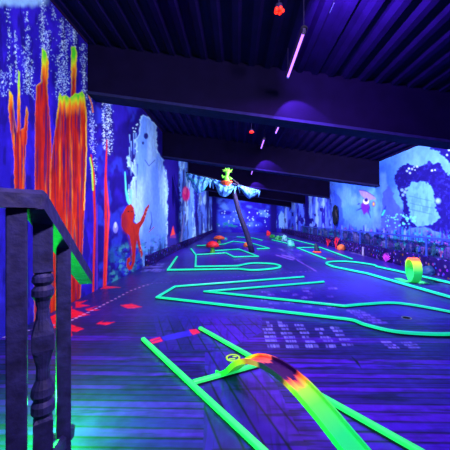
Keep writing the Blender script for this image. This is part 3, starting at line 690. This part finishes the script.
# ------------------------------------------------------------------ leaning mast with torn sails
base = fl(252, 252.5); base.z = 0; MY = base.y
mast = empty('ship_mast', base, 'leaning dark ship mast carrying torn pale sails, centre of the hall', 'mast')
top = at(231, 184, MY)
bm = bmesh.new(); pts = [base.lerp(top, i / 8) + Vector((.03 * math.sin(i), 0, 0)) for i in range(9)]; pts[0].z = .001
tube(bm, pts, [.14 - .004 * i for i in range(9)], 12); build('pole', bm, col('mast_wood', (38, 42, 74), rough=.7, noise=.4), mast, True)
ya, yb2 = at(186, 172.5, MY + .1), at(260, 190.5, MY + .1)
bm = bmesh.new(); tube(bm, [ya, ya.lerp(yb2, .5), yb2], [.04, .05, .04], 10); build('yard', bm, col('mast_wood', (0, 0, 0)), mast, True)
cs_ = at(226.5, 183.5, MY - .15)
bm = bmesh.new(); lathe(bm, cs_, [(.16, -.12), (.26, .02), (.30, .06), (.30, .1), (.24, .1), (.22, .08)], 18); build('crows_nest', bm, col('nest_orange', (250, 92, 40)), mast)
M['sail'] = mat('sail_paint', None, rough=.7, spec=.1, attr='paint')
def sail(pa, pb, drop, seed, parent):
    nu, nv = 34, 22; P = np.zeros((nv, nu, 3)); cc = np.zeros((nv, nu, 3)); rs = np.random.RandomState(seed)
    tear = vnoise(np.arange(nu) * .35, np.zeros(nu), seed) * .12; spike = np.zeros(nu)
    for k in (1, 2, 31, 32): spike[k] = rs.uniform(.2, .42)
    for i in range(nu):
        s = i / (nu - 1); dd = drop * (.14 + .86 * math.sin(math.pi * min(max(s, .02), .98)) ** 1.5) * (1 - tear[i]) + spike[i] * .8
        for j in range(nv):
            t = j / (nv - 1); p = pa.lerp(pb, s)
            P[j, i] = (p.x + .02 * math.sin(t * 7 + i * .3), p.y - .14 - .22 * math.sin(math.pi * s) * math.sin(math.pi * min(t * .8, 1)) + .03 * math.sin(i * .9 + t * 3), p.z - .02 - dd * t)
    nn = fbm(np.arange(nu)[None, :] * .3 + np.zeros((nv, 1)), np.arange(nv)[:, None] * .35 + np.zeros((1, nu)), seed)
    k = sstep(.35, .6, nn)[..., None]; k2 = sstep(.62, .72, nn)[..., None]
    cc = lin((30, 76, 160)) * (1 - k) + lin((84, 160, 190)) * k; cc = cc * (1 - k2) + lin((20, 140, 140)) * k2
    o = grid_mesh('sail', P, M['sail'], parent, smooth=True); paint_attr(o, cc.reshape(-1, 3))
    md = o.modifiers.new('thick', 'SOLIDIFY'); md.thickness = .012
sail(at(187, 173, MY), at(211.5, 179, MY), .92, 5, mast); sail(at(212, 179, MY), at(236, 184.6, MY), .84, 8, mast); sail(at(238, 185, MY), at(259.5, 190.5, MY), .56, 12, mast)
# green lookout
gp = Vector((cs_.x + .02, cs_.y, cs_.z + .07))
fig = empty('lookout_figure', gp, 'small green spiky lookout figure with dark spyglass on top of the mast', 'figure')
bm = bmesh.new()
def blob(c, r, rz=None): bmesh.ops.create_icosphere(bm, subdivisions=2, radius=1, matrix=Matrix.Translation(c) @ Matrix.Diagonal((r[0], r[1], r[2], 1)))
tube(bm, [gp + Vector((0, 0, .015)), gp + Vector((0, 0, .12)), gp + Vector((-.02, 0, .26)), gp + Vector((.02, 0, .36)), gp + Vector((.02, -.02, .46)), gp + Vector((.02, 0, .54))], [.12, .16, .10, .08, .12, .05], 12)
tube(bm, [gp + Vector((.05, 0, .26)), gp + Vector((.17, -.06, .16)), gp + Vector((.30, -.1, .10))], [.06, .05, .035], 8)
tube(bm, [gp + Vector((-.08, 0, .26)), gp + Vector((-.2, -.04, .22)), gp + Vector((-.24, -.06, .34))], [.055, .045, .03], 8)
build('body', bm, col('creature_green', (90, 230, 50)), fig, True)
bm = bmesh.new()
for i in range(9):
    a = math.radians(-75 + i * 19); p = gp + Vector((.02 + .08 * math.sin(a), .02, .47 + .06 * math.cos(a))); L = .24 if i % 2 else .15; tube(bm, [p, p + Vector((L * math.sin(a), .01, L * math.cos(a)))], [.04, .004], 6)
build('crest', bm, col('creature_lime', (120, 230, 60)), fig)
bm = bmesh.new(); tube(bm, [gp + Vector((.26, -.1, .13)), gp + Vector((.54, -.14, -.12))], [.035, .055], 10); build('spyglass', bm, M['black'], fig)

# ------------------------------------------------------------------ obstacles on the lanes
def mushroom(px, py, wpx, hpx, capc, stemc, label):
    p = fl(px, py); k = p.y / FPX; R = wpx * k / 2; hh = hpx * k
    e = empty('mushroom', p, label, 'mushroom', 'mushroom obstacles')
    bm = bmesh.new(); lathe(bm, p, [(R * .42, .002), (R * .3, hh * .2), (R * .24, hh * .5), (R * .3, hh * .62)], 16); build('stem', bm, col(*stemc), e, True)
    bm = bmesh.new(); lathe(bm, p, [(R * .3, hh * .52), (R * .9, hh * .5), (R, hh * .58), (R * .86, hh * .76), (R * .5, hh * .94), (R * .12, hh)], 20); c = build('cap', bm, col(*capc), e, True)
mushroom(212.5, 253, 14, 12, ('cap_red', (190, 28, 34)), ('stem_lime', (110, 220, 60)), 'red capped mushroom with lime green stem, left of the mast foot')
mushroom(219, 243, 12, 7.5, ('cap_orange', (190, 84, 40)), ('stem_olive', (130, 170, 70)), 'orange capped low mushroom behind the red mushroom')
def rock(px, py, wpx, hpx, c, label, name='rock', cat='rock', seed=0, group='painted rocks by the right lanes'):
    p = fl(px, py); k = p.y / FPX; rs = np.random.RandomState(seed); bm = bmesh.new()
    bmesh.ops.create_icosphere(bm, subdivisions=2, radius=1)
    for q in bm.verts:
        f = .72 + .5 * rs.rand(); q.co = Vector((q.co.x * wpx * k / 2 * f, q.co.y * wpx * k / 2 * f, max(q.co.z * f, -.35) * hpx * k * .72 + hpx * k * .255))
    bmesh.ops.translate(bm, vec=p, verts=bm.verts[:])
    return tag(build(name, bm, col(*c)), label, cat, group)
rock(247, 247, 7, 4.5, ('block_orange', (240, 140, 60)), 'small orange rock on the green border beside the mast', seed=1, group='far lane obstacles')
rock(268.5, 235.5, 5, 5, ('coral_red', (240, 50, 46)), 'small red rock farthest along the right side lanes', seed=2)
rock(272.5, 238, 6, 4, ('rock_green', (40, 170, 70)), 'small green rock right behind the red rock at the far right lanes', seed=3)
rock(278, 240, 7, 5, ('rock_leaf', (50, 180, 90)), 'green rock between the small green rock and the pale rocks', seed=4)
rock(284.5, 240.5, 6, 5.5, ('rock_mint', (130, 230, 210)), 'pale mint rock behind the larger pale cyan rock', seed=5)
rock(290.5, 246, 8, 6.5, ('rock_cyan', (90, 230, 190)), 'larger pale cyan rock, nearest of the far right rocks', seed=6)
rock(225, 240, 5, 2.6, ('rock_teal', (60, 190, 170)), 'low teal rock far back beside the orange mushroom', seed=7, group='far lane obstacles')
p = fl(317, 252.5)
e = empty('cone_obstacle', p, 'dark leaning cone standing on an orange disc in the straight right lane', 'obstacle')
bm = bmesh.new(); lathe(bm, p, [(.2, .002), (.22, .03), (.18, .06), (.1, .07)], 20); build('disc', bm, col('disc_orange', (250, 100, 50)), e)
bm = bmesh.new(); tube(bm, [p + Vector((0, 0, .07)), p + Vector((-.03, 0, .25)), p + Vector((-.07, 0, .46))], [.14, .11, .05], 12); build('cone', bm, col('cone_dark', (24, 50, 60)), e)

# ------------------------------------------------------------------ fence with net on the right kerb
fx_ = 5.76
fence = empty('net_fence', (fx_, 14, .5), 'long blue rail fence with netting on the right kerb', 'fence')
bm = bmesh.new(); bx(bm, (fx_, 15.0, 1.06), (.07, 19.0, .06), .01); build('top_rail', bm, M['railb'], fence)
for y in np.arange(6.2, 24.6, 2.3):
    bm = bmesh.new(); bx(bm, (fx_, y, .765), (.05, .05, .53), .006); build('post', bm, M['railb'], fence)
bm = bmesh.new()
for z in np.arange(.54, 1.03, .11): bx(bm, (fx_, 15.0, z), (.008, 18.9, .008))
for y in np.arange(5.6, 24.5, .11): bx(bm, (fx_, y, .77), (.008, .008, .53))
build('netting', bm, M['net'], fence)

# ------------------------------------------------------------------ reef garden
def coral(name, p, hgt, c, label, cat, kind, seed, group=None, lim=None):
    rs = np.random.RandomState(seed); bm = bmesh.new()
    if kind == 'branch':
        def br(a, d, L, r, lev):
            b = a + d * L; tube(bm, [a, a.lerp(b, .5) + Vector((rs.randn() * L * .06, rs.randn() * L * .06, 0)), b], [r, r * .85, r * .6], 6)
            if lev:
                for _ in range(3): br(a.lerp(b, rs.uniform(.55, 1)), (d + Vector((rs.randn() * .5, rs.randn() * .5, rs.rand() * .3))).normalized(), L * .62, r * .6, lev - 1)
        for _ in range(3): br(p + Vector((0, 0, -.004)), Vector((rs.randn() * .35, rs.randn() * .35, 1)).normalized(), hgt * .48, hgt * .06, 2)
    elif kind == 'fan':
        for i in range(9):
            a = math.radians(-60 + i * 15); tube(bm, [p, p + Vector((0, math.sin(a) * hgt * .5, math.cos(a) * hgt * .55)), p + Vector((.02, math.sin(a * 1.15) * hgt * .9, math.cos(a) * hgt))], [hgt * .05, hgt * .06, hgt * .03], 6)
        tube(bm, [p + Vector((0, 0, -.004)), p + Vector((0, 0, hgt * .15))], [hgt * .1, hgt * .07], 8)
    elif kind == 'sponge':
        for i in range(5):
            q = p + Vector((rs.uniform(-.3, .3) * hgt, rs.uniform(-.4, .4) * hgt, 0)); h2 = hgt * rs.uniform(.5, 1)
            lathe(bm, q, [(h2 * .12, -.002), (h2 * .14, h2 * .5), (h2 * .2, h2), (h2 * .13, h2 * .97), (h2 * .09, h2 * .6)], 12)
    elif kind == 'blob':
        bmesh.ops.create_icosphere(bm, subdivisions=3, radius=1)
        for q in bm.verts:
            f = .85 + .3 * rs.rand(); q.co = Vector((q.co.x * hgt * .6 * f, q.co.y * hgt * .8 * f, max(q.co.z, -.5) * hgt * .65 * f + hgt * .33))
        bmesh.ops.translate(bm, vec=p, verts=bm.verts[:])
    if lim:
        mx = max(abs(q.co.x - p.x) for q in bm.verts); my = max(abs(q.co.y - p.y) for q in bm.verts)
        for q in bm.verts: q.co.x = p.x + (q.co.x - p.x) * min(1, lim[0] / mx); q.co.y = p.y + (q.co.y - p.y) * min(1, lim[1] / my)
    return tag(build(name, bm, col(*c), smooth=(kind != 'branch')), label, cat, group)
GY = lambda px, x=5.9: FPX * x / (px - VX)
KINDS = {'branch': ('branching_coral', 'branching coral'), 'fan': ('fan_coral', 'fan coral'), 'sponge': ('tube_sponge', 'tube sponge'), 'blob': ('brain_coral', 'round coral')}
GARD = [(449, .42, 'blob', 'violet', (96, 60, 214)), (441, .34, 'branch', 'pink', (230, 120, 220)), (433, .4, 'fan', 'teal', (40, 140, 170)), (425, .36, 'sponge', 'lilac', (150, 120, 240)), (417, .34, 'branch', 'cyan', (90, 190, 240)),
        (410, .4, 'blob', 'deep blue', (40, 36, 170)), (403, .38, 'branch', 'lilac', (170, 140, 250)), (397, .34, 'sponge', 'teal', (50, 150, 160)), (391, .36, 'fan', 'violet', (110, 60, 220)), (385, .44, 'sponge', 'pale blue', (140, 170, 255)), (379, .5, 'branch', 'blue', (70, 100, 240)),
        (373, .56, 'sponge', 'violet', (90, 60, 220)), (367, .6, 'blob', 'navy', (34, 24, 140)), (361, .7, 'fan', 'blue', (60, 70, 220)), (356, .75, 'sponge', 'pale violet', (150, 150, 255)), (350, .8, 'branch', 'navy', (40, 40, 170)), (345, .8, 'fan', 'lilac', (120, 110, 240)),
        (326, .7, 'sponge', 'pale blue', (120, 160, 250)), (321, .7, 'branch', 'white', (180, 190, 255)), (315, .75, 'blob', 'violet', (70, 50, 200)), (309, .7, 'branch', 'teal', (50, 130, 190)), (303, .7, 'sponge', 'blue', (70, 80, 220))]
ORD = ['first', 'second', 'third', 'fourth', 'fifth', 'sixth', 'seventh', 'eighth', 'ninth', 'tenth', 'eleventh', 'twelfth', 'thirteenth', 'fourteenth', 'fifteenth', 'sixteenth', 'seventeenth', 'eighteenth', 'nineteenth', 'twentieth', 'twenty-first', 'twenty-second']
for i, (px, hgt, kd, cn, rgb) in enumerate(GARD):
    nm, ct = KINDS[kd]
    coral(nm, Vector((5.94, GY(px, 5.94), .5)), hgt * .9, ('reef_' + cn.replace(' ', '_') + str(i), tuple(int(q * .62) for q in rgb)), '%s %s behind the net fence, %s coral from the right edge' % (cn, ct, ORD[i]), ct, kd, 50 + i, 'reef corals on the right kerb', (.12, .46 * (GY(px - (5 if px < 380 else 7), 5.94) - GY(px, 5.94))))
p = Vector((5.55, FPX * 5.55 / (334 - VX), 0))
for dx, px, c, lab, hh in [(0, 327.5, ('red_a', (230, 34, 60)), 'red branching coral at the kerb foot, left one under the dark tuft', .62), (0, 336, ('red_b', (240, 40, 50)), 'red branching coral at the kerb foot, directly under the dark tuft', .78)]:
    q = Vector((5.52, FPX * 5.52 / (px - VX), 0)); coral('branching_coral', q, hh, c, lab, 'branching coral', 'branch', int(px), 'red corals', (.17, .35))
q = Vector((5.5, FPX * 5.5 / (341 - VX), 0)); coral('brain_coral', q, .32, ('orange_c', (220, 120, 60)), 'small orange round coral on the floor right of the red corals', 'round coral', 'blob', 91)
q = Vector((5.66, FPX * 5.66 / (386 - VX), .02)); coral('fan_coral', q, .34, ('magenta_c', (190, 60, 220)), 'magenta fan coral against the kerb, left of the ball loop', 'fan coral', 'fan', 92)
q = Vector((5.64, FPX * 5.64 / (428 - VX), 0)); coral('brain_coral', q, .26, ('tealgreen_c', (26, 76, 120)), 'teal round coral at kerb foot, just behind the ball loop', 'round coral', 'blob', 93)
q = Vector((5.64, FPX * 5.64 / (363 - VX), 0)); bm = bmesh.new(); bx(bm, (q.x, q.y, .2), (.07, .07, .4), .01); tag(build('marker_post', bm, col('post_pale', (150, 160, 190))), 'short pale post standing against the right kerb', 'post')
for px, c in ((381, (190, 200, 120)), (391, (200, 210, 130))):
    pass
# dark oval tuft on a stalk
q = Vector((5.93, FPX * 5.93 / (335 - VX), .5))
e = empty('tuft_plant', q, 'dark oval feathery tuft rising above the red corals', 'plant')
bm = bmesh.new(); tube(bm, [q, q + Vector((0, 0, .5)), q + Vector((.0, .02, .85))], [.05, .04, .03], 8); build('stalk', bm, col('stalk', (50, 30, 90)), e)
bm = bmesh.new(); rs = np.random.RandomState(4); bmesh.ops.create_icosphere(bm, subdivisions=3, radius=1)
for t in bm.verts: f = .85 + .28 * rs.rand(); t.co = Vector((t.co.x * .12 * f, t.co.y * .34 * f, t.co.z * .62 * f))
bmesh.ops.translate(bm, vec=q + Vector((0, 0, 1.38)), verts=bm.verts[:]); build('tuft', bm, col('tuft_dark', (10, 22, 34)), e)

# ------------------------------------------------------------------ lights
def spot(loc, to, ang, w_, colr):
    l = bpy.data.lights.new('lamp', 'SPOT'); l.energy = w_; l.color = colr; l.spot_size = math.radians(ang); l.spot_blend = .25; l.shadow_soft_size = .02
    o = bpy.data.objects.new('lamp_or_fill_light', l); C.objects.link(o); o.location = loc; o.rotation_euler = (Vector(to) - Vector(loc)).to_track_quat('-Z', 'Y').to_euler()
for y, z in ((5.98, 4.32), (11.98, 4.32), (18.38, 4.25)):
    spot((1.1, y - .42, z), (1.3, y + .02, z - .8), 84, 260, (.36, .10, 1.0))
WV = (.80, .60, 1.0)
LE = 1.0
# unseen wash lights added behind each beam to brighten both painted walls
area((1.6, .1, 4.2), (XL, 4.9, 2.6), .7, .4, 300 * LE, WV, 130)  # unseen wash added above the camera for the left wall
area((-.2, -.1, 4.2), (1.0, 3.6, 0), .8, .4, 34 * LE, VI, 140)  # unseen fill added above the camera for the near floor
for k, (y, wl_, wr_) in enumerate([(6.0, 230, 600), (12.0, 260, 360), (18.4, 210, 230), (25.0, 140, 150), (31.5, 60, 80)]):
    area((1.0, y + .55, 4.15), (XL, y + 3.6, 1.5), .5, .3, wl_ * LE, WV, 140)
    area((1.6, y + .55, 4.05), (XR, y + 3.6, 1.5), .5, .3, wr_ * LE, WV, 140)
    area((1.3, y + .6, 4.1), (1.3, y + 4.5, 0), .5, .3, 26 * LE, VI, 120)  # unseen fill added for the floor of each bay
area((1.3, 32.3, 4.0), (1.3, YB, 1.6), .8, .3, 150, WV, 150)  # unseen wash added for the back wall
spot((1.32, 3.25, 4.35), (2.6, 3.7, 4.65), 165, 800, (.42, .12, 1.0))        # lamp grazing the deck
def pt(loc, w_, colr, r=.05):
    l = bpy.data.lights.new('lamp', 'POINT'); l.energy = w_; l.color = colr; l.shadow_soft_size = r
    o = bpy.data.objects.new('lamp_or_fill_light', l); C.objects.link(o); o.location = loc
pt((gl.x, gl.y, .32), 260, (.01, 1.0, .05), .04)
W = bpy.data.worlds.new('world'); W.use_nodes = True; S.world = W
W.node_tree.nodes['Background'].inputs[0].default_value = (.25, .12, 1, 1); W.node_tree.nodes['Background'].inputs[1].default_value = .03

# ------------------------------------------------------------------ camera
cam = bpy.data.cameras.new('camera'); co = bpy.data.objects.new('camera', cam); C.objects.link(co)
co.location = (0, 0, H); co.rotation_euler = (math.pi / 2, 0, 0)
cam.sensor_width = 36; cam.lens = FPX / 450 * 36
cam.shift_x = -(VX - 225) / 450; cam.shift_y = (VY - 225) / 450
cam.clip_start = .05; cam.clip_end = 200
S.camera = co
S.view_settings.view_transform = 'Standard'; S.view_settings.look = 'None'
S.view_settings.exposure = 0.0; S.view_settings.gamma = 1.0; S.view_settings.use_curve_mapping = False
